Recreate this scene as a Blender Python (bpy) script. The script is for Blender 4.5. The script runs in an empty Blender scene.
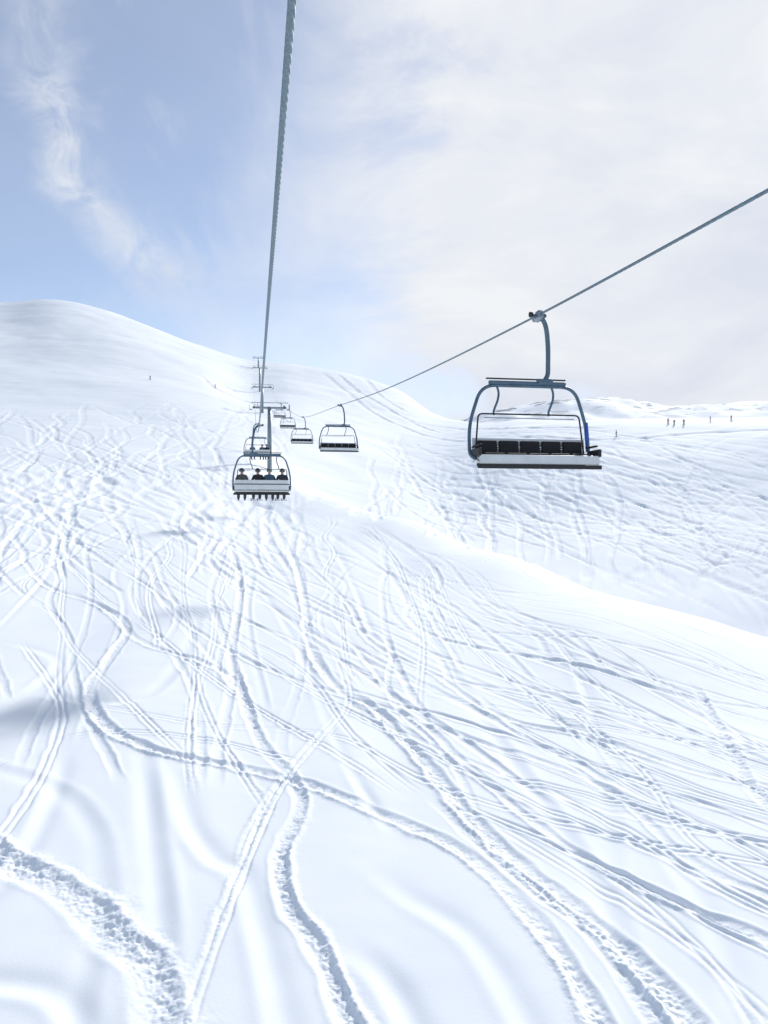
import bpy, bmesh, math, random
import numpy as np
from mathutils import Vector, Matrix
random.seed(7); rng=np.random.default_rng(11)
scene=bpy.context.scene
scene.view_settings.view_transform='Standard'
try: scene.view_settings.look='None'
except Exception: pass
scene.view_settings.exposure=0

# ---------------------------------------------------------------- materials
def mat(name,col,rough=0.6,metal=0.0,var=0.0,scale=8.0,bump=0.0):
    m=bpy.data.materials.new(name); m.use_nodes=True
    nt=m.node_tree; b=nt.nodes['Principled BSDF']
    b.inputs['Roughness'].default_value=rough; b.inputs['Metallic'].default_value=metal
    n=nt.nodes.new('ShaderNodeTexNoise'); n.inputs['Scale'].default_value=scale; n.inputs['Detail'].default_value=5
    tc=nt.nodes.new('ShaderNodeTexCoord'); nt.links.new(tc.outputs['Object'],n.inputs['Vector'])
    r=nt.nodes.new('ShaderNodeValToRGB')
    r.color_ramp.elements[0].position=0.3; r.color_ramp.elements[1].position=0.7
    r.color_ramp.elements[0].color=tuple(c*(1-var) for c in col)+(1,)
    r.color_ramp.elements[1].color=tuple(min(1,c*(1+var)) for c in col)+(1,)
    nt.links.new(n.outputs['Fac'],r.inputs['Fac']); nt.links.new(r.outputs['Color'],b.inputs['Base Color'])
    if bump>0:
        bp=nt.nodes.new('ShaderNodeBump'); bp.inputs['Strength'].default_value=bump; bp.inputs['Distance'].default_value=0.01
        nt.links.new(n.outputs['Fac'],bp.inputs['Height']); nt.links.new(bp.outputs['Normal'],b.inputs['Normal'])
    return m
M_STEEL=mat('painted_steel',(0.10,0.16,0.22),0.42,0.35,0.18,6)
M_GALV=mat('galvanised_steel',(0.28,0.33,0.37),0.45,0.6,0.15,10)
M_CABLE=mat('steel_rope',(0.16,0.23,0.27),0.5,0.4,0.25,30)
M_DARK=mat('black_vinyl',(0.012,0.012,0.015),0.7,0,0.25,12,0.3)
M_RUB=mat('black_rubber',(0.03,0.03,0.033),0.7,0,0.2,12)
M_WHITE=mat('white_shell',(0.70,0.72,0.73),0.4,0,0.08,3)
M_BLUE=mat('blue_sleeve',(0.03,0.13,0.5),0.45,0,0.1,5)

# ---------------------------------------------------------------- mesh helpers
def mesh_from(name,verts,faces,mats,smooth=True,idx=None):
    me=bpy.data.meshes.new(name); me.from_pydata([tuple(v) for v in verts],[],faces)
    for m in mats: me.materials.append(m)
    me.polygons.foreach_set('use_smooth',[smooth]*len(me.polygons))
    if idx is not None: me.polygons.foreach_set('material_index',idx)
    me.update(); return me
def catmull(pts,n=6,closed=False):
    P=[Vector(p) for p in pts]; out=[]; N=len(P)
    rngi=range(N) if closed else range(N-1)
    for i in rngi:
        if closed: p0,p1,p2,p3=P[(i-1)%N],P[i],P[(i+1)%N],P[(i+2)%N]
        else: p0,p1,p2,p3=P[max(i-1,0)],P[i],P[i+1],P[min(i+2,N-1)]
        for k in range(n):
            t=k/n
            out.append(0.5*((2*p1)+(p2-p0)*t+(2*p0-5*p1+4*p2-p3)*t*t+(3*p1-p0-3*p2+p3)*t**3))
    if not closed: out.append(P[-1])
    return out
def roundpoly(pts,r,n=6,closed=True):
    P=[Vector(p) for p in pts]; out=[]; N=len(P)
    for i in range(N):
        if not closed and i in (0,N-1): out.append(P[i]); continue
        a,b,c=P[i-1],P[i],P[(i+1)%N]
        d1=(a-b); d2=(c-b); rr=min(r,d1.length*0.45,d2.length*0.45)
        s=b+d1.normalized()*rr; e=b+d2.normalized()*rr
        for k in range(n+1):
            t=k/n; out.append((1-t)**2*s+2*t*(1-t)*b+t*t*e)
    return out
def tube(name,pts,r,m,seg=10,closed=False):
    P=[Vector(p) for p in pts]; N=len(P); vs=[];fs=[]
    rr=r if hasattr(r,'__len__') else [r]*N
    nrm=None
    for i in range(N):
        if closed: t=(P[(i+1)%N]-P[i-1])
        else: t=P[min(i+1,N-1)]-P[max(i-1,0)]
        t.normalize()
        if nrm is None:
            nrm=t.cross(Vector((0.123,0.31,0.9)));
            if nrm.length<0.05: nrm=t.cross(Vector((1,0,0)))
            nrm.normalize()
        else:
            nrm=(nrm-t*nrm.dot(t)).normalized()
        b=t.cross(nrm)
        for k in range(seg):
            a=2*math.pi*k/seg; vs.append(P[i]+(nrm*math.cos(a)+b*math.sin(a))*rr[i])
    for i in range(N if closed else N-1):
        j=(i+1)%N
        for k in range(seg):
            k2=(k+1)%seg; fs.append((i*seg+k,i*seg+k2,j*seg+k2,j*seg+k))
    if not closed:
        fs.append(tuple(range(seg-1,-1,-1))); fs.append(tuple((N-1)*seg+k for k in range(seg)))
    return mesh_from(name,vs,fs,[m])
def box(name,c,s,m,bev=0.01,rot=None):
    bm=bmesh.new(); bmesh.ops.create_cube(bm,size=1)
    for v in bm.verts: v.co=Vector((v.co.x*s[0],v.co.y*s[1],v.co.z*s[2]))
    if bev>0: bmesh.ops.bevel(bm,geom=bm.edges[:],offset=min(bev,min(s)*0.45),segments=2,profile=0.5,affect='EDGES')
    M=Matrix.Translation(Vector(c))@(rot.to_4x4() if rot else Matrix.Identity(4))
    bm.transform(M); me=bpy.data.meshes.new(name); bm.to_mesh(me); bm.free(); me.materials.append(m); return me
def join(name,ms):
    bm=bmesh.new(); mats=[]
    for me in ms:
        off=len(bm.faces); bm.from_mesh(me); bm.faces.ensure_lookup_table()
        mp=[]
        for m in me.materials:
            if m not in mats: mats.append(m)
            mp.append(mats.index(m))
        for f in bm.faces[off:]: f.material_index=mp[f.material_index] if f.material_index<len(mp) else 0
    out=bpy.data.meshes.new(name); bm.to_mesh(out); bm.free()
    for m in mats: out.materials.append(m)
    return out
def add(name,me,parent=None,loc=(0,0,0)):
    o=bpy.data.objects.new(name,me); scene.collection.objects.link(o); o.location=loc
    if parent: o.parent=parent
    return o
def empty(name,loc=(0,0,0),rz=0,sc=1):
    o=bpy.data.objects.new(name,None); scene.collection.objects.link(o); o.location=loc; o.rotation_euler=(0,0,rz); o.scale=(sc,)*3
    o.empty_display_size=0.3; return o

# ---------------------------------------------------------------- terrain height
UC=[-700,-300,0,60,130,200,250,290,350,400,445,520,600,700,768,1000,1500]
YR=[-60,0,12,25,45,60,80,100,120,150,200,260,340,430,520,600,700,900,1500,2600]
h=[-15,-9.3]
T={
-700:h+[-8,-6.2,-3.6,-1.6,1.3,4.6,9,16,29,47,74,106,140,166,190,205,190,100],
-300:h+[-8,-6.2,-3.6,-1.6,1.3,4.6,9,16,29,47,74,106,140,166,190,205,190,100],
0:h+[-8,-6.3,-3.8,-1.9,1,4,8,14.5,27,44,70,103,136,163,188,200,180,100],
60:h+[-8,-6.4,-4,-2.1,.7,3.5,7.3,13.8,26,43,69,103,138,165,190,200,180,100],
130:h+[-8,-6.4,-4.1,-2.3,.3,3,6.7,13,24.5,41,66,98,129,151.6,170,175,160,100],
200:h+[-8,-6.5,-4.3,-2.6,-.2,2.3,5.6,11.5,22.5,37.5,60,86,112,130,140,140,130,100],
250:h+[-8,-6.6,-4.5,-3,-.8,1.6,4.6,10,20,33,52,75,101,118,122,110,110,90],
290:h+[-8,-6.6,-4.6,-3.2,-1,2.2,4.6,6.0,17.5,31,51,74,99,116,120,105,110,90],
350:h+[-8,-6.6,-4.7,-3.2,-1,.9,-.8,2.0,12.5,26,45.5,68,93,106,106,90,110,90],
400:h+[-8,-6.7,-4.8,-3.3,-.7,-2.4,-3.2,.6,9.5,22,41,63,82,88,85,75,120,90],
445:h+[-8,-6.7,-4.9,-2.9,-2.4,-5.8,-5.2,-.8,9,22.5,38,54,60,58,52,50,165,100],
520:h+[-8,-6.8,-4.8,-3.7,-7.6,-8.8,-5.8,0,13.5,29.5,42,47,48,48,48,60,198,110],
600:h+[-8,-6.9,-4.85,-6.8,-12,-9.7,-5.5,1,17,32.5,39,41,42,42,42,60,213,120],
700:h+[-8,-7.0,-6.15,-10.5,-14.5,-10.8,-6,1.5,19,33,38,40,40,40,40,60,199,120],
768:h+[-8,-7.1,-7.3,-12,-16,-11.8,-6.5,1.5,20,33.5,38,40,40,40,40,60,207,120],
1000:h+[-8.2,-7.6,-9,-13,-17,-12,-6,3,22,36,42,44,44,44,44,70,190,120],
1500:h+[-8.2,-7.6,-9,-13,-17,-12,-6,3,22,36,42,44,44,44,44,70,190,120]}
Z=np.array([T[u] for u in UC],float)
def herm(x,X,Y):           # Y: (n,...) along axis0
    X=np.asarray(X,float); d=(Y[1:]-Y[:-1])/(X[1:]-X[:-1])[(slice(None),)+(None,)*(Y.ndim-1)]
    m=np.zeros_like(Y); m[1:-1]=(d[1:]+d[:-1])/2; m[0]=d[0]; m[-1]=d[-1]
    i=np.clip(np.searchsorted(X,x)-1,0,len(X)-2); hh=X[i+1]-X[i]; t=(x-X[i])/hh
    sh=(slice(None),)+(None,)*(Y.ndim-1); t=t[sh]; hh=hh[sh]
    return (2*t**3-3*t**2+1)*Y[i]+(t**3-2*t**2+t)*hh*m[i]+(-2*t**3+3*t**2)*Y[i+1]+(t**3-t**2)*hh*m[i+1]
US=np.linspace(-700,1500,1600); SS=np.linspace(math.asinh(-60/12),math.asinh(2600/12),1600)
A=herm(US,UC,Z)
YS=[math.asinh(y/12) for y in YR]
TAB=herm(SS,YS,np.ascontiguousarray(A.T)).T      # (u,s)
def base(x,y):
    x=np.asarray(x,float); y=np.asarray(y,float)
    u=np.clip(384+768*x/np.maximum(y,12),-700,1499.9); s=np.clip(np.arcsinh(y/12),SS[0],SS[-1]-1e-6)
    fu=(u-US[0])/(US[1]-US[0]); fs=(s-SS[0])/(SS[1]-SS[0])
    iu=np.clip(fu.astype(int),0,len(US)-2); js=np.clip(fs.astype(int),0,len(SS)-2); fu=fu-iu; fs=fs-js
    return (TAB[iu,js]*(1-fu)*(1-fs)+TAB[iu+1,js]*fu*(1-fs)+TAB[iu,js+1]*(1-fu)*fs+TAB[iu+1,js+1]*fu*fs)
def vnoise(x,y,seed=0):
    xi=np.floor(x).astype(np.int64); yi=np.floor(y).astype(np.int64); fx=x-xi; fy=y-yi
    def hsh(a,b):
        n=(a*374761393+b*668265263+seed*1442695041)&0xffffffff
        n=((n^(n>>13))*1274126177)&0xffffffff; n=n^(n>>16)
        return (n&0xffff)/65535.0*2-1
    fx=fx*fx*fx*(fx*(fx*6-15)+10); fy=fy*fy*fy*(fy*(fy*6-15)+10)
    return (hsh(xi,yi)*(1-fx)+hsh(xi+1,yi)*fx)*(1-fy)+(hsh(xi,yi+1)*(1-fx)+hsh(xi+1,yi+1)*fx)*fy
def sst(a,b,x):
    t=np.clip((x-a)/(b-a),0,1); return t*t*(3-2*t)
def relief(x,y):
    z=vnoise(x/120+.3,y/120,1)*2.0*sst(180,320,y)+vnoise(x/45,y/45,2)*0.7*sst(90,220,y)
    z+=vnoise(x/15+5,y/15,3)*(0.11+0.20*sst(60,150,y))
    xr=x*0.8+y*0.6; yr=-x*0.6+y*0.8
    z+=vnoise(xr/6,yr/3.6,4)*(0.022+0.07*sst(50,150,y))+vnoise(xr/1.9,yr/1.1,5)*0.007+vnoise(x/0.55,y/0.5,6)*0.003
    # rugged far peak
    f=sst(950,1300,y); z+=f*(vnoise(x/60,y/90,8)*7+vnoise(x/25,y/40,9)*4)
    return z
ys_=np.geomspace(6,650,1600)
def gp(u,v):
    x=(u-384)/768*ys_; zr=(512-v)/768*ys_; g=base(x,ys_)
    k=np.argmax(g>=zr)
    if g[k]<zr[k]: k=len(ys_)-1
    return np.array([x[k],ys_[k]])

# ---------------------------------------------------------------- terrain grid
rows=np.concatenate([np.linspace(-60,9,22),np.linspace(9.1,10.95,20),1/np.linspace(1/11,1/110,860),np.geomspace(110.6,900,420),np.geomspace(915,2600,60)])
cols=np.concatenate([np.linspace(-2.6,-0.53,50)[:-1],np.linspace(-0.53,0.55,1040),np.linspace(0.55,2.6,50)[1:]])
W=np.maximum(rows+6,14)
Y=np.repeat(rows[:,None],len(cols),1); X=W[:,None]*cols[None,:]
H=base(X,Y)+relief(X,Y)
CH=np.zeros_like(H)
DR=np.gradient(rows)
def raster(path,w,depth,berm,churn,soft=False,side=1.0,twin=False,seed=0,fade=True):
    path=np.asarray(path)
    if len(path)<3: return
    D=np.full(H.shape,1e9,np.float32); r0,r1,c0,c1=10**9,-1,10**9,-1
    for a,b in zip(path[:-1],path[1:]):
        ym=(a[1]+b[1])/2
        ri=np.clip(np.searchsorted(rows,ym),1,len(rows)-2)
        R=max(w,1.5*DR[ri])*1.9
        i0=np.searchsorted(rows,min(a[1],b[1])-R); i1=np.searchsorted(rows,max(a[1],b[1])+R)
        if i1<=i0: continue
        ww=max(ym+6,14)
        j0=np.searchsorted(cols,(min(a[0],b[0])-R)/max(ww,1)-abs((b[0]+a[0])/2)*R/ww**2); j1=np.searchsorted(cols,(max(a[0],b[0])+R)/ww+abs((b[0]+a[0])/2)*R/ww**2)
        if j1<=j0: continue
        dx,dy=b-a; L2=dx*dx+dy*dy
        if L2<1e-9: continue
        xs=X[i0:i1,j0:j1]-a[0]; yy=Y[i0:i1,j0:j1]-a[1]
        t=np.clip((xs*dx+yy*dy)/L2,0,1)
        d=np.hypot(xs-t*dx,yy-t*dy)*np.where(dx*yy-dy*xs>0,1,-1)
        sub=D[i0:i1,j0:j1]; m=np.abs(d)<np.abs(sub); sub[m]=d[m]
        r0=min(r0,i0); r1=max(r1,i1); c0=min(c0,j0); c1=max(c1,j1)
    if r1<0: return
    d=D[r0:r1,c0:c1]; x=X[r0:r1,c0:c1]; y=Y[r0:r1,c0:c1]
    weff=np.maximum(w,1.5*DR[r0:r1])[:,None]
    msk=np.abs(d)<weff*1.9
    wob=1+0.2*vnoise(x/0.5+seed,y/0.5,20+seed)*(0 if soft else 1)
    q=d/(weff*0.5)*wob
    mod=0.75+0.45*vnoise(x/3.1+seed,y/3.1,30)     # varying depth along track
    if soft: prof=-depth*np.exp(-q*q*0.8)+berm*np.exp(-((q-side*1.7)/0.7)**2)
    elif twin: prof=-depth*(np.exp(-((q-0.6)/0.26)**2)+np.exp(-((q+0.6)/0.26)**2))+berm*np.exp(-((q-side*1.35)/0.35)**2)
    else:
        prof=-depth*np.exp(-np.abs(q)**3)+berm*(np.exp(-((q-side*1.35)/0.4)**2)+0.35*np.exp(-((q+side*1.35)/0.35)**2))
    k=np.where(msk,mod*sst(1.9,1.5,np.abs(d)/weff),0)
    if fade:
        for e in (path[0],path[-1]):
            if e[1]<13.5 or abs(e[0]/e[1])>.505: continue
            F=max(2.2,0.06*e[1]); k=k*sst(0.2,F,np.hypot(x-e[0],y-e[1]))
    H[r0:r1,c0:c1]+=prof*k
    if churn>0:
        e=np.exp(-((q-side*0.5)/1.15)**2)*k
        n=vnoise(x/0.13,y/0.13,40+seed)*0.55+vnoise(x/0.06,y/0.065,41+seed)*0.5+np.abs(vnoise(x/0.26,y/0.26,42))*0.5
        H[r0:r1,c0:c1]+=n*e*churn*sst(70,25,y)
        CH[r0:r1,c0:c1]=np.maximum(CH[r0:r1,c0:c1],e*min(1,churn/.035))
def resample(pts):
    P=[Vector((p[0],p[1],0)) for p in pts]; c=catmull(P,14); out=[np.array([c[0].x,c[0].y])]
    for q in c[1:]:
        q=np.array([q.x,q.y]); 
        if np.hypot(*(q-out[-1]))>max(0.12,0.006*q[1]): out.append(q)
    return out
def img(pts): return resample([gp(u,v) for u,v in pts])
main=[
([(-60,835),(0,862),(60,895),(110,938),(150,985),(175,1080)],0.60,.08,.05,.06,1),
([(60,590),(95,603),(127,625),(112,655),(90,688),(105,725),(160,752),(230,768),(300,785),(360,808),(430,838),(480,870),(520,910),(560,960),(640,1090)],0.36,.075,.045,.04,-1),
([(225,530),(238,570),(240,600),(232,650),(245,700),(262,745),(290,780),(300,810),(280,862),(288,910),(320,960),(370,1080)],0.34,.075,.045,.04,1),
([(270,520),(290,555),(302,590),(310,640),(332,680),(372,705),(400,735),(430,770),(470,820),(520,870),(570,910),(625,955),(700,1040),(730,1085)],0.40,.085,.05,.045,-1),
([(120,570),(150,588),(190,625),(250,660),(330,690),(410,715),(460,760),(540,830),(640,890),(800,960)],0.28,.055,.035,.02,-1),
([(20,555),(45,585),(100,606),(140,640),(200,660),(260,690)],0.34,.055,.035,.03,-1),
([(690,680),(705,705),(732,755),(752,790),(800,840)],0.36,.06,.04,.03,1),
([(300,560),(345,600),(370,640),(430,670),(500,715),(600,740),(700,775),(830,800)],0.30,.06,.04,.025,-1),
([(350,640),(400,700),(450,730),(560,770),(620,800),(700,870),(830,925)],0.26,.05,.03,.018,-1),
([(400,540),(440,580),(410,605),(410,620),(450,640),(560,660),(700,700),(830,715)],0.32,.055,.035,.02,1),
([(420,790),(470,840),(540,900),(600,950),(690,1085)],0.3,.05,.03,.03,1),
]
for k,(p,w,d,b,c,s) in enumerate(main): raster(img(p),w,d,b,c,side=s,seed=k)
tw=[[(352,700),(312,748),(275,800),(243,875),(212,960),(170,1085)],[(430,560),(470,640),(540,700),(600,760)],[(160,560),(200,600),(300,640),(420,690),(830,765)],
   [(60,700),(180,720),(330,735),(470,800),(830,885)],[(470,770),(600,800),(700,830),(830,860)],[(285,500),(420,560),(560,625),(830,700)],[(300,520),(450,600),(600,660),(830,740)],[(290,490),(420,530),(600,600),(830,672)],
   [(400,740),(520,800),(640,850),(830,950)],[(440,800),(560,850),(680,910),(830,990)],[(560,700),(640,770),(700,850),(830,920)],
   [(-40,785),(80,735),(220,742),(320,772)],[(470,640),(560,720),(700,790),(830,830)],
   [(480,820),(580,880),(700,960),(800,1050)],[(520,780),(620,830),(730,900),(830,945)],[(20,640),(60,700),(50,760),(10,830),(-40,880)],[(560,850),(640,900),(740,1000),(780,1085)],[(330,640),(350,700),(300,760),(255,830),(235,900)]]
for k,p in enumerate(tw):
    raster(img(p),0.30,.038 if k else .055,.018,0.006 if k else .02,twin=True,side=-1,seed=60+k)
soft=[[(-30,765),(50,790),(88,828),(100,880),(95,930),(60,1080)],[(175,760),(190,820),(215,860),(250,890),(300,1080)],[(140,730),(150,830),(160,940),(150,1085)],[(70,740),(55,800),(20,870),(-40,930)],
 [(330,930),(390,985),(440,1085)],[(0,640),(60,660),(20,700)],[(590,760),(610,830),(590,960)],[(180,540),(130,560),(80,560),(20,540)],[(560,640),(590,700),(600,800)],
 [(-30,985),(60,1000),(120,1085)],[(360,860),(410,900),(480,950),(560,1085)],[(200,610),(180,660),(130,700),(30,690)],[(380,560),(420,620),(470,700),(600,900),(620,1085)],[(640,820),(700,900),(740,1000),(740,1085)]]
for k,p in enumerate(soft): raster(img(p),0.45,.05,.02,0,soft=True,side=random.choice([-1,1]),seed=k)
def wig(S,E,amp,wl,ph,drift=0):
    S=np.array(S);E=np.array(E);L=np.hypot(*(E-S)); n=max(8,int(L/(wl/9))); d=(E-S)/L; p=np.array([-d[1],d[0]]); out=[]
    for i in range(n+1):
        t=i/n; s=t*L
        out.append(S+d*s+p*(amp*math.sin(2*math.pi*s/wl+ph)*(0.6+0.4*math.sin(t*5+ph))+drift*math.sin(math.pi*t)))
    return resample(out)
# fan of tracks over the near shoulder
for k in range(66):
    u0=random.uniform(20,470); v0=random.uniform(505,560)+max(0,u0-300)*0.22
    u1=u0+random.uniform(-80,480); v1=random.uniform(620,860)
    S=gp(u0,v0);E=gp(u1,v1)
    fresh=random.random()<0.25
    raster(wig(S,E,random.uniform(.1,1.0),random.uniform(14,32),random.uniform(0,6),random.uniform(-2,2)),random.uniform(.22,.32),random.uniform(.022,.05),random.uniform(.012,.028),0.02 if fresh else 0.004,soft=not fresh and random.random()<.25,twin=random.random()<.5,side=random.choice([-1,1]),seed=k)
# long gentle traverses across the shoulder to the right
for k in range(30):
    u0=random.uniform(300,560); v0=random.uniform(535,700)+max(0,u0-300)*0.2
    u1=830; v1=v0+random.uniform(60,190)
    raster(wig(gp(u0,v0),gp(u1,v1),random.uniform(.1,.5),random.uniform(20,40),random.uniform(0,6),random.uniform(-1.5,1.5)),random.uniform(.2,.32),random.uniform(.022,.048),random.uniform(.012,.028),0.006,twin=random.random()<.6,side=-1,seed=k)
# left mid slope
for k in range(115):
    u0=random.uniform(-80,300); v0=random.uniform(400,510); u1=u0+random.uniform(-220,240); v1=v0+random.uniform(40,130)
    if u1>300: u1=300-random.uniform(0,100)
    S=gp(u0,v0);E=gp(u1,min(v1,600))
    raster(wig(S,E,random.uniform(.4,2.4),random.uniform(26,60),random.uniform(0,6),random.uniform(-5,5)),random.uniform(.3,.45),random.uniform(.05,.10),.035,0.012,side=random.choice([-1,1]),seed=k)
# right valley
for k in range(230):
    u0=random.uniform(370,800); v0=random.uniform(428,590); 
    if v0>500+(u0-400)*.28: v0=random.uniform(430,500)
    if random.random()<.8: u1=u0+random.uniform(80,330); v1=v0+random.uniform(10,90)
    else: u1=u0+random.uniform(-60,90); v1=v0+random.uniform(50,140)
    vm=530+(u1-400)*.28; v1=min(v1,vm)
    S=gp(u0,v0);E=gp(u1,v1)
    if np.hypot(*(S-E))<8: continue
    raster(wig(S,E,random.uniform(.2,1.8),random.uniform(26,60),random.uniform(0,6),random.uniform(-6,6)),random.uniform(.35,.55),random.uniform(.09,.18),.065,0.012,side=random.choice([-1,1]),seed=k)
# pistes on the far hill
for p in [[(320,372),(345,390),(375,410),(420,430),(470,440)],[(332,372),(360,392),(400,412),(450,430)],[(345,372),(380,395),(420,415)],[(200,370),(215,385),(250,400),(290,425)],[(500,436),(600,440),(700,432),(790,428)],[(380,412),(450,425),(520,425),(620,428)]]:
    raster(img(p),1.6,.4,.25,0,soft=True)

nr,nc=H.shape
co=np.stack([X,Y,H],-1).reshape(-1,3).astype(np.float32)
idx=np.arange(nr*nc).reshape(nr,nc)
q=np.stack([idx[:-1,:-1],idx[:-1,1:],idx[1:,1:],idx[1:,:-1]],-1).reshape(-1,4)
me=bpy.data.meshes.new('snow_slope')
me.vertices.add(nr*nc); me.vertices.foreach_set('co',co.ravel())
me.loops.add(q.size); me.loops.foreach_set('vertex_index',q.ravel().astype(np.int32))
me.polygons.add(len(q)); me.polygons.foreach_set('loop_start',np.arange(0,q.size,4,dtype=np.int32))
me.polygons.foreach_set('use_smooth',np.ones(len(q),bool))
me.update(calc_edges=True)
at=me.attributes.new('churn','FLOAT','POINT'); at.data.foreach_set('value',CH.ravel().astype(np.float32))
snow=bpy.data.materials.new('snow'); snow.use_nodes=True
nt=snow.node_tree; b=nt.nodes['Principled BSDF']; N=nt.nodes.new; Lk=nt.links.new
b.inputs['Roughness'].default_value=0.8; b.inputs['Specular IOR Level'].default_value=0.06
geo=N('ShaderNodeNewGeometry')
def nz(scale,detail=4):
    n=N('ShaderNodeTexNoise'); n.inputs['Scale'].default_value=scale; n.inputs['Detail'].default_value=detail; Lk(geo.outputs['Position'],n.inputs['Vector']); return n
n1=nz(0.35,2); rmp=N('ShaderNodeValToRGB'); rmp.color_ramp.elements[0].position=.3; rmp.color_ramp.elements[1].position=.7
rmp.color_ramp.elements[0].color=(.865,.905,.945,1); rmp.color_ramp.elements[1].color=(.895,.93,.96,1); Lk(n1.outputs['Fac'],rmp.inputs['Fac'])
# exposed rock only on the far rocky crest (beyond ~1 km)
n2=nz(0.03,5); sep=N('ShaderNodeSeparateXYZ'); Lk(geo.outputs['Position'],sep.inputs[0])
mr=N('ShaderNodeMapRange'); mr.inputs['From Min'].default_value=1150; mr.inputs['From Max'].default_value=1350; Lk(sep.outputs['Y'],mr.inputs['Value'])
rk=N('ShaderNodeMapRange'); rk.inputs['From Min'].default_value=.55; rk.inputs['From Max'].default_value=.60; Lk(n2.outputs['Fac'],rk.inputs['Value'])
mu=N('ShaderNodeMath'); mu.operation='MULTIPLY'; Lk(mr.outputs[0],mu.inputs[0]); Lk(rk.outputs[0],mu.inputs[1])
mx=N('ShaderNodeMix'); mx.data_type='RGBA'; Lk(mu.outputs[0],mx.inputs['Factor']); Lk(rmp.outputs['Color'],mx.inputs['A']); mx.inputs['B'].default_value=(.22,.25,.30,1)
Lk(mx.outputs['Result'],b.inputs['Base Color'])
n3=nz(16,4); n4=nz(45,1); ca=N('ShaderNodeAttribute'); ca.attribute_name='churn'
m1=N('ShaderNodeMath'); m1.operation='MULTIPLY_ADD'; m1.inputs[1].default_value=1.1; m1.inputs[2].default_value=0.09; Lk(ca.outputs['Fac'],m1.inputs[0])
m2=N('ShaderNodeMath'); m2.operation='MULTIPLY'; Lk(m1.outputs[0],m2.inputs[0]); Lk(n3.outputs['Fac'],m2.inputs[1])
bp=N('ShaderNodeBump'); bp.inputs['Strength'].default_value=.6; bp.inputs['Distance'].default_value=.035; Lk(m2.outputs[0],bp.inputs['Height'])
bp2=N('ShaderNodeBump'); bp2.inputs['Strength'].default_value=.25; bp2.inputs['Distance'].default_value=.006; Lk(n4.outputs['Fac'],bp2.inputs['Height']); Lk(bp.outputs['Normal'],bp2.inputs['Normal'])
Lk(bp2.outputs['Normal'],b.inputs['Normal'])
me.materials.append(snow); add('snow_slope',me)
def ground(x,y): return float(base(np.array([x]),np.array([y]))[0]+relief(np.array([x]),np.array([y]))[0])

# ---------------------------------------------------------------- lift line
K=-0.170; RZ=math.atan(0.170); AL,AR=0.27,6.0; AM=(AL+AR)/2
zl=dict(zip([-60,-20,0,5.35,15,36,60,80,120,150,200,260,340,430,500,560,640],[-3,1.8,3.4,3.57,3.78,4.08,6.3,9.3,15.8,20.8,29,42,61.5,84.5,101,114,117]))
zr=dict(zip([-60,-20,0,8.95,16.2,34,53,93,120,150,200,260,340,430,500,560,640],[-3,1.8,3.3,3.75,4.15,5.5,7.38,11.5,15.6,20.8,29,42,61.5,84.5,101,114,117]))
def zc(tab,t): 
    k=np.array(list(tab.keys()),float); v=np.array(list(tab.values()),float)
    return float(herm(np.array([float(t)]),k,v)[0])
def cp(a,tab,t): return Vector((a+K*t,t,zc(tab,t)))
def rope(name,a,tab,r):
    ts=np.concatenate([np.arange(-60,-2,2),np.arange(-2,26,0.022),np.arange(26,120,1.0),np.arange(120,640,4)])
    seg=48; vs=[];fs=[]
    for i,t in enumerate(ts):
        p=cp(a,tab,t); nx=Vector((math.cos(RZ),math.sin(RZ),0)); nz_=Vector((0,0,1))
        for k in range(seg):
            th=2*math.pi*k/seg; rr=r*(0.80+0.27*abs(math.cos(3*(th-t*7.0)))) if -2<=t<26 else r
            vs.append(p+(nx*math.cos(th)+nz_*math.sin(th))*rr)
    for i in range(len(ts)-1):
        for k in range(seg):
            k2=(k+1)%seg; fs.append((i*seg+k,i*seg+k2,(i+1)*seg+k2,(i+1)*seg+k))
    return add(name,mesh_from(name,vs,fs,[M_CABLE]))
rope('haul_cable',AL,zl,0.030); rope('haul_cable',AR,zr,0.023)

# chair parts, built once (chair faces local -Y; origin at the cable grip)
XC=-0.12; YB=0.25
P={}
P['grip']=join('grip',[box('g1',(0,0,-.03),(.12,.42,.15),M_GALV,.03),box('g2',(.02,.0,.06),(.1,.2,.06),M_STEEL,.02),
   tube('g3',[(0.07,-.2,-.06),(0.07,.2,-.06)],.045,M_STEEL,12),box('g4',(-.09,0,-.02),(.16,.1,.07),M_STEEL,.02),tube('g5',[(-.2,-.03,.0),(-.13,-.03,0)],.055,M_RUB,12)])
P['hanger']=tube('hanger',catmull([(0.02,0,-.05),(.13,.03,-.10),(.22,.08,-.28),(.29,.17,-.62),(.32,.24,-.98),(.31,YB,-1.22),(.2,YB,-1.37)],6),.05,M_STEEL,12)
P['suspension_beam']=join('suspension_beam',[box('s1',(XC-.02,YB,-1.40),(1.72,.09,.08),M_STEEL,.02),box('s2',(XC-.05,YB+.0,-1.315),(1.78,.05,.03),M_RUB,.01),
   box('s3',(.25,YB,-1.36),(.34,.16,.13),M_STEEL,.03)])
hw1,hw2=1.04,1.33
P['bail_frame']=tube('bail_frame',roundpoly([(XC-hw2,YB-.5,-3.05),(XC-hw2,YB-.1,-2.95),(XC-hw2+.02,YB,-2.3),(XC-hw1,YB,-1.46),(XC+hw1,YB,-1.46),(XC+hw2-.02,YB,-2.3),(XC+hw2,YB-.1,-2.95),(XC+hw2,YB-.5,-3.05)],.32,7,False),.037,M_STEEL,12)
dr=[]
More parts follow.
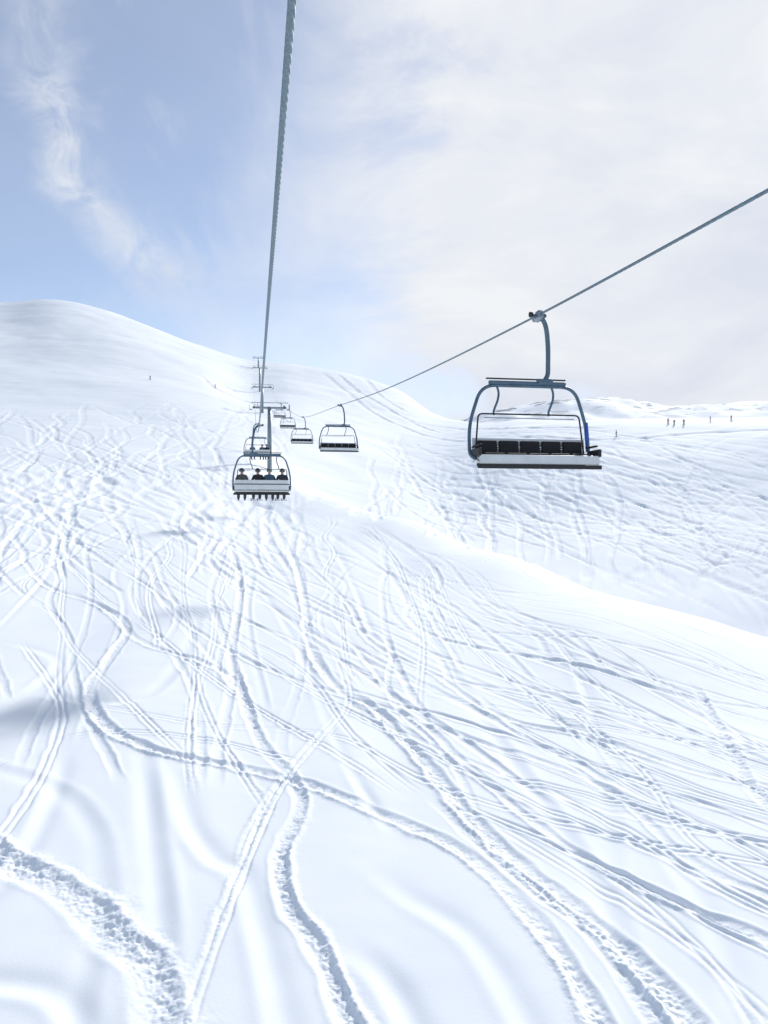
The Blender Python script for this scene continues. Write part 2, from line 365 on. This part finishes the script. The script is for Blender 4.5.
for sx in (-.72,.5):
    dr.append(tube('d',catmull([(XC+sx,YB,-1.44),(XC+sx+.05,YB-.02,-1.6),(XC+sx+.02,YB-.06,-1.78),(XC+sx-.06,YB-.05,-2.0),(XC+sx-.06,YB-.05,-2.1)],5),.024,M_STEEL,8))
P['drop_links']=join('drop_links',dr)
P['restraint_bar']=join('restraint_bar',[tube('r',roundpoly([(XC-1.22,YB-.15,-2.98),(XC-1.14,YB-.1,-2.08),(XC+1.10,YB-.1,-2.08),(XC+1.20,YB-.15,-2.98)],.1,5,False),.018,M_RUB,8),
   tube('r2',[(XC-1.0,YB-.08,-2.16),(XC+1.0,YB-.08,-2.16)],.010,M_GALV,8)])
cu=[];sh=[]
n=5; cw=2.36/n
for i in range(n):
    x=XC-1.18+cw*(i+.5)
    cu.append(box('c',(x,YB-.10,-2.80),(cw-.04,.09,.32),M_DARK,.035,Matrix.Rotation(-.12,3,'X')))
    cu.append(box('c',(x,YB-.40,-2.995),(cw-.03,.50,.07),M_DARK,.03,Matrix.Rotation(-.08,3,'X')))
P['cushions']=join('cushions',cu)
P['backrest_shell']=join('backrest_shell',[box('b',(XC,YB-.02,-2.675),(2.5,.05,.18),M_WHITE,.02,Matrix.Rotation(-.12,3,'X')),box('b',(XC,YB-.0,-2.92),(2.5,.05,.24),M_WHITE,.02,Matrix.Rotation(-.12,3,'X')),
   box('b',(XC,YB-.012,-2.785),(2.52,.03,.03),M_RUB,.008)])
P['seat_shell']=join('seat_shell',[box('b',(XC,YB-.40,-3.075),(2.56,.58,.075),M_WHITE,.025,Matrix.Rotation(-.08,3,'X')),
   box('b',(XC,YB-.70,-3.08),(2.58,.05,.19),M_WHITE,.022),box('b',(XC,YB-.55,-3.21),(2.58,.06,.07),M_RUB,.015),box('b',(XC,YB-.2,-3.165),(2.4,.06,.06),M_RUB,.015),
   box('b',(XC,YB-.715,-3.225),(2.66,.06,.085),M_RUB,.012)])
ar=[]
for s in (-1,1):
    ar.append(box('a',(XC+s*1.29,YB-.45,-2.93),(.06,.62,.17),M_RUB,.028)); ar.append(box('a',(XC+s*1.25,YB-.4,-2.78),(.08,.5,.04),M_DARK,.018))
    ar.append(tube('a',[(XC+s*1.27,YB-.15,-3.0),(XC+s*1.25,YB-.72,-3.12)],.03,M_STEEL,8))
P['armrests']=join('armrests',ar)
P['marker_sleeve']=tube('marker_sleeve',[(XC+hw2-.028,YB-.002,-2.22),(XC+hw2,YB-.06,-2.85)],.048,M_BLUE,12)
def chair(a,tab,t,up,sw=0.0):
    e=empty('chairlift_chair',cp(a,tab,t),RZ+(math.pi if up else 0)+sw)
    for k,m in P.items():
        if up and k=='marker_sleeve': continue
        add(k,m,e)
    return e
for t in (16.2,53,93,131,172): chair(AR,zr,t,False)
LC=[chair(AL,zl,t,True) for t in (36,77)]

# ---------------------------------------------------------------- people
def skinned(name,V,E,R,mats,fn,root=0,sub=2):
    me=bpy.data.meshes.new(name+'_t'); me.from_pydata(V,E,[]); o=bpy.data.objects.new(name+'_t',me); scene.collection.objects.link(o)
    sk=o.modifiers.new('s','SKIN'); sk.use_smooth_shade=True
    for i,r in enumerate(R):
        me.skin_vertices[0].data[i].radius=(r if isinstance(r,tuple) else (r,r)); me.skin_vertices[0].data[i].use_root=(i==root)
    ss=o.modifiers.new('u','SUBSURF'); ss.levels=sub; ss.render_levels=sub
    dg=bpy.context.evaluated_depsgraph_get(); out=bpy.data.meshes.new_from_object(o.evaluated_get(dg))
    bpy.data.objects.remove(o); out.name=name; out.materials.clear()
    for m in mats: out.materials.append(m)
    for p in out.polygons: p.material_index=fn(p.center); p.use_smooth=True
    return out
def person_mesh(kind,jc,pc):
    J=mat('jacket_cloth',jc,.8,0,.15,20,.4); Pn=mat('trouser_cloth',pc,.8,0,.15,20,.4)
    SKN=mat('skin',(.55,.35,.26),.6); B=mat('boot_plastic',(.05,.05,.06),.4)
    if kind=='seated':
        V=[(0,.10,.12),(0,.13,.32),(0,.13,.50),(0,.11,.62),(0,.07,.70),(0,.06,.80),
           (-.19,.12,.53),(-.27,.02,.32),(-.2,-.22,.24),(-.17,-.31,.25),(.19,.12,.53),(.27,.02,.32),(.2,-.22,.24),(.17,-.31,.25),
           (-.10,.05,.10),(-.15,-.42,.10),(-.15,-.40,-.36),(-.15,-.40,-.46),(-.15,-.58,-.50),(.10,.05,.10),(.15,-.42,.10),(.15,-.40,-.36),(.15,-.40,-.46),(.15,-.58,-.50)]
        fn=lambda c:(3 if c.z<-.32 else (1 if (c.z<.18 and c.y<.02 and abs(c.x)<.24 and c.z<.17) or c.z<.12 else (2 if c.z>.63 else 0)))
    else:
        V=[(0,.0,.90),(0,-.03,1.12),(0,-.07,1.34),(0,-.08,1.46),(0,-.10,1.54),(0,-.11,1.64),
           (-.19,-.07,1.38),(-.30,-.06,1.12),(-.30,-.28,1.02),(-.29,-.36,1.03),(.19,-.07,1.38),(.30,-.06,1.12),(.30,-.28,1.02),(.29,-.36,1.03),
           (-.10,0,.86),(-.14,-.11,.50),(-.14,.0,.16),(-.14,.01,.07),(-.14,-.2,.05),(.10,0,.86),(.14,-.11,.50),(.14,.0,.16),(.14,.01,.07),(.14,-.2,.05)]
        fn=lambda c:(3 if c.z<.22 else (1 if c.z<.84 else (2 if c.z>1.48 else 0)))
    R=[(.16,.13),(.16,.13),(.18,.13),.065,.07,.085,.085,.06,.05,.045,.085,.06,.05,.045,.10,.085,.078,.075,.055,.10,.085,.078,.075,.055]
    E=[(0,1),(1,2),(2,3),(3,4),(4,5),(2,6),(6,7),(7,8),(8,9),(2,10),(10,11),(11,12),(12,13),(0,14),(14,15),(15,16),(16,17),(17,18),(0,19),(19,20),(20,21),(21,22),(22,23)]
    return skinned('body',V,E,R,[J,Pn,SKN,B],fn)
def ski_mesh(x,y,z,col,L=1.65):
    pr=[(-L*.55,.10),(-L*.50,.035),(-L*.44,.008),(-.2,0),(.3,0),(L*.42,0),(L*.45,.015)]; vs=[];fs=[]
    for yy,zz in pr:
        w=.05 if abs(yy)<L*.5 else .025
        for sx in (-1,1):
            for dz in (0,.014): vs.append((x+sx*w,y+yy,z+zz+dz))
    for i in range(len(pr)-1):
        a=i*4;b_=a+4; fs+=[(a,a+2,b_+2,b_),(a+1,b_+1,b_+3,a+3),(a,b_,b_+1,a+1),(a+2,a+3,b_+3,b_+2)]
    fs+=[(0,1,3,2),(4*len(pr)-4,4*len(pr)-2,4*len(pr)-1,4*len(pr)-3)]
    return mesh_from('ski',vs,fs,[col],False)
def helmet_mesh(c,col):
    bm=bmesh.new(); bmesh.ops.create_uvsphere(bm,u_segments=20,v_segments=14,radius=1)
    bmesh.ops.delete(bm,geom=[v for v in bm.verts if v.co.z<-.55 or (v.co.z<.1 and v.co.y<-.55)],context='VERTS')
    bm.transform(Matrix.Translation(Vector(c))@Matrix.Diagonal((.125,.15,.135,1))); me=bpy.data.meshes.new('helmet'); bm.to_mesh(me); bm.free()
    me.materials.append(col); me.polygons.foreach_set('use_smooth',[True]*len(me.polygons))
    g=tube('gog',[(c[0]+.128*math.cos(a),c[1]+.152*math.sin(a),c[2]+.005) for a in np.linspace(0,2*math.pi,24,endpoint=False)],.018,M_RUB,6,True)
    l=box('lens',(c[0],c[1]-.135,c[2]-.005),(.16,.04,.07),M_BLUE,.02)
    return join('helmet',[me,g,l])
def poles(pts): return join('ski_poles',[tube('p',p,.009,M_RUB,6) for p in pts])
SKB=mat('ski_topsheet',(.06,.07,.09),.35,0,.3,3)
cols5=[((.03,.04,.06),(.02,.02,.025),(.05,.05,.06)),((.05,.10,.16),(.03,.03,.04),(.25,.25,.25)),((.02,.02,.02),(.05,.05,.07),(.03,.03,.03)),((.10,.09,.09),(.02,.03,.05),(.1,.12,.14)),((.03,.05,.10),(.03,.03,.03),(.02,.02,.02))]
seated=[]
for i,(j,p_,hc) in enumerate(cols5):
    hm=mat('helmet_shell',hc,.3)
    seated.append((person_mesh('seated',j,p_),helmet_mesh((0,.06,.80),hm),join('skis',[ski_mesh(-.15,-.5,-.585,SKB),ski_mesh(.15,-.5,-.585,SKB)])))
def seat_people(ch,who):
    for i,x in who:
        e=empty('seated_skier'); e.parent=ch; e.location=(XC-1.18+.472*(x+.5),YB-.32,-2.95)
        e.rotation_euler=(0,0,random.uniform(-.12,.12))
        b_,hm,sk=seated[i]; add('body',b_,e); add('helmet',hm,e); add('skis',sk,e)
seat_people(LC[0],[(0,0.0),(1,1.25),(2,2.4),(3,3.95)])
seat_people(LC[1],[(2,0),(1,1),(4,3)])
def stand(u,v,jc,pc,rz,yy=None):
    if yy is None: g=gp(u,v)
    else: g=np.array([(u-384)/768*yy,yy])
    e=empty('skier',(g[0],g[1],ground(g[0],g[1])+.03),rz)
    add('body',person_mesh('standing',jc,pc),e); add('helmet',helmet_mesh((0,-.11,1.65),mat('helmet_shell',(.05,.05,.06),.3)),e)
    add('skis',join('skis',[ski_mesh(-.14,-.05,-.02,SKB),ski_mesh(.14,-.05,-.02,SKB)]),e)
    add('ski_poles',poles([[(-.29,-.38,1.06),(-.36,-.1,.0)],[(.29,-.38,1.06),(.36,-.1,.0)]]),e)
D0=(.03,.035,.05)
stand(731,419,(.6,.03,.03),D0,.5); stand(710,421,(.05,.05,.07),D0,1.2); stand(684,425,(.04,.06,.12),D0,-1); stand(674,425,(.03,.03,.04),(.05,.05,.1),2.0); stand(668,424,(.25,.05,.05),D0,.2)
stand(616,437,D0,D0,1.5)
for u,v in ((150,380),(215,385)): stand(u,v,random.choice([D0,(.1,.03,.03)]),D0,random.uniform(0,6))

# ---------------------------------------------------------------- towers
def tower(t):
    x,y=AM+K*t,t; z=ground(x,y); top=zc(zl,t)-.35; e=empty('lift_tower',(x,y,z),RZ); Hh=top-z
    add('post',tube('post',[(0,0,-2),(0,0,.3),(0,0,Hh*.5),(0,0,Hh+.1)],[.50,.46,.42,.36],M_GALV,20),e)
    half=(AR-AL)/2*math.cos(RZ)
    add('crossarm',join('crossarm',[box('x',(0,0,Hh-.1),(2*half+.9,.42,.38),M_GALV,.03),box('x',(0,0,Hh+.9),(2*half+1.6,.12,.12),M_GALV,.02),
       box('x',(-half*.8,0,Hh+.4),(.12,.12,1.0),M_GALV,.02),box('x',(half*.8,0,Hh+.4),(.12,.12,1.0),M_GALV,.02)]),e)
    for s in (-1,1):
        ms=[]; sl=(zc(zl,t+4)-zc(zl,t-4))/8
        ms.append(box('bm',(s*half+.22*s,0,.0),(.14,4.6,.22),M_STEEL,.03))
        for k in range(8):
            yy=-2.1+k*.6; ms.append(tube('w',[(s*half-.06,yy,.0),(s*half+.06,yy,0)],.25,M_RUB,18)); ms.append(tube('w',[(s*half-.08,yy,.0),(s*half+.2*s,yy,0)],.07,M_GALV,10))
        cw_=[box('cw',(s*half+.75*s,0,-.55),(.6,4.6,.05),M_GALV,.01)]
        for yy in (-2.2,-1.1,0,1.1,2.2): cw_.append(tube('rl',[(s*half+1.03*s,yy,-.52),(s*half+1.03*s,yy,.5)],.025,M_GALV,6))
        cw_.append(tube('rl',[(s*half+1.03*s,-2.2,.5),(s*half+1.03*s,2.2,.5)],.025,M_GALV,6))
        o=add('sheave_train',join('sheave_train',ms+cw_),e,(0,0,Hh+.07)); o.rotation_euler=(math.atan(sl),0,0)
    ld=[tube('l',[(sx*.2,-.62,0),(sx*.2,-.62,Hh)],.025,M_GALV,6) for sx in (-1,1)]
    for k in range(int(Hh/.35)): ld.append(tube('l',[(-.2,-.62,.3+k*.35),(.2,-.62,.3+k*.35)],.015,M_GALV,5))
    add('ladder',join('ladder',ld),e)
for t in (150,270,380,490,-28): tower(t)

# ---------------------------------------------------------------- light
sv=Vector((5.4,12,7.8)).normalized()
sl=bpy.data.lights.new('sun','SUN'); sl.energy=3.85; sl.angle=math.radians(4.5); sl.color=(1,.97,.93)
so=bpy.data.objects.new('sun',sl); scene.collection.objects.link(so); so.rotation_euler=sv.to_track_quat('Z','Y').to_euler(); so.location=(20,30,40)
w=bpy.data.worlds.new('World'); scene.world=w; w.use_nodes=True; nt=w.node_tree; nt.nodes.clear(); N=nt.nodes.new; Lk=nt.links.new
try: w.cycles.sampling_method='MANUAL'; w.cycles.sample_map_resolution=512
except Exception: pass
out=N('ShaderNodeOutputWorld'); sky=N('ShaderNodeTexSky'); sky.sky_type='NISHITA'; sky.sun_disc=False
sky.sun_elevation=math.asin(sv.z); sky.sun_rotation=math.atan2(sv.x,sv.y); sky.altitude=2500; sky.dust_density=2.0
b1=N('ShaderNodeBackground'); b1.inputs['Strength'].default_value=.15; Lk(sky.outputs[0],b1.inputs['Color'])
tc=N('ShaderNodeTexCoord'); mp=N('ShaderNodeMapping'); mp.inputs['Scale'].default_value=(3.0,2.0,1.3); mp.inputs['Rotation'].default_value=(0,.35,0); Lk(tc.outputs['Generated'],mp.inputs['Vector'])
def noise(s,d,r,di,vec):
    n=N('ShaderNodeTexNoise'); n.inputs['Scale'].default_value=s; n.inputs['Detail'].default_value=d; n.inputs['Roughness'].default_value=r; n.inputs['Distortion'].default_value=di; Lk(vec,n.inputs['Vector']); return n
n1=noise(1.4,7,.55,.9,mp.outputs[0])
mp2=N('ShaderNodeMapping'); mp2.inputs['Scale'].default_value=(1.6,1.6,3.2); mp2.inputs['Rotation'].default_value=(0,-.3,0); mp2.inputs['Location'].default_value=(3.1,1.7,.4); Lk(tc.outputs['Generated'],mp2.inputs['Vector'])
n2=noise(2.2,7,.58,.5,mp2.outputs[0])
def mrng(v,a,b_,c=0,d=1):
    m=N('ShaderNodeMapRange'); m.interpolation_type='SMOOTHSTEP'; m.inputs['From Min'].default_value=a; m.inputs['From Max'].default_value=b_; m.inputs['To Min'].default_value=c; m.inputs['To Max'].default_value=d; Lk(v,m.inputs['Value']); return m.outputs[0]
def mth(op,a,b_=0.0,cl=False):
    m=N('ShaderNodeMath'); m.operation=op; m.use_clamp=cl
    for i,v in enumerate((a,b_)):
        if isinstance(v,(int,float)): m.inputs[i].default_value=v
        else: Lk(v,m.inputs[i])
    return m.outputs[0]
sp=N('ShaderNodeSeparateXYZ'); Lk(tc.outputs['Generated'],sp.inputs[0])
gx=mrng(sp.outputs['X'],-.34,.34,0,.76)
wv=mrng(n1.outputs['Fac'],.42,.72,0,.55)
thick=mth('MULTIPLY',mrng(n2.outputs['Fac'],.32,.60,.1,.75),mrng(sp.outputs['X'],-.20,.16,0,1))
# one curling cirrus streak, placed by sky direction (azimuth / elevation tangents)
yc=mth('MAXIMUM',sp.outputs['Y'],.05); tx=mth('DIVIDE',sp.outputs['X'],yc); tz=mth('DIVIDE',sp.outputs['Z'],yc)
n3=noise(5,5,.6,.3,tc.outputs['Generated']); n4=noise(18,6,.62,.9,tc.outputs['Generated'])
cc=mth('ADD',mth('SUBTRACT',mth('ADD',tx,.42),mth('MAXIMUM',mth('SUBTRACT',.42,tz),0.0)),mth('MULTIPLY',mth('SUBTRACT',n3.outputs['Fac'],.5),.28))
ws=mrng(mth('ABSOLUTE',cc),.085,.0,0,1)
ws=mth('MULTIPLY',mth('MULTIPLY',ws,mth('MULTIPLY',mrng(tz,.24,.36),mrng(tz,.80,.5))),mrng(n4.outputs['Fac'],.32,.68,.12,.85))
ws=mth('MULTIPLY',ws,mrng(sp.outputs['Y'],.1,.4))
f=mth('ADD',mth('ADD',mth('ADD',gx,wv),thick),.0,True)
f=mth('MAXIMUM',f,.24)
f=mth('ADD',f,mth('MULTIPLY',ws,.66),True)
f=mth('MAXIMUM',f,mrng(tz,.36,-.02,.0,.55))   # pale haze toward the horizon
f=mth('MULTIPLY',f,mrng(sp.outputs['Y'],-.35,.35,.3,1))     # clearer sky behind
cr=N('ShaderNodeValToRGB'); cr.color_ramp.elements[0].position=.33; cr.color_ramp.elements[1].position=.62
cr.color_ramp.elements[0].color=(.74,.785,.89,1); cr.color_ramp.elements[1].color=(.91,.93,.965,1); Lk(n2.outputs['Fac'],cr.inputs['Fac'])
b2=N('ShaderNodeBackground'); Lk(cr.outputs['Color'],b2.inputs['Color']); b2.inputs['Strength'].default_value=.97
ms=N('ShaderNodeMixShader'); Lk(f,ms.inputs[0]); Lk(b1.outputs[0],ms.inputs[1]); Lk(b2.outputs[0],ms.inputs[2]); Lk(ms.outputs[0],out.inputs[0])

cam=bpy.data.cameras.new('camera'); cam.sensor_fit='HORIZONTAL'; cam.sensor_width=36; cam.lens=36; cam.clip_end=6000; cam.clip_start=.05
co_=bpy.data.objects.new('camera',cam); scene.collection.objects.link(co_); co_.location=(0,0,0); co_.rotation_euler=(math.radians(90),0,0); scene.camera=co_
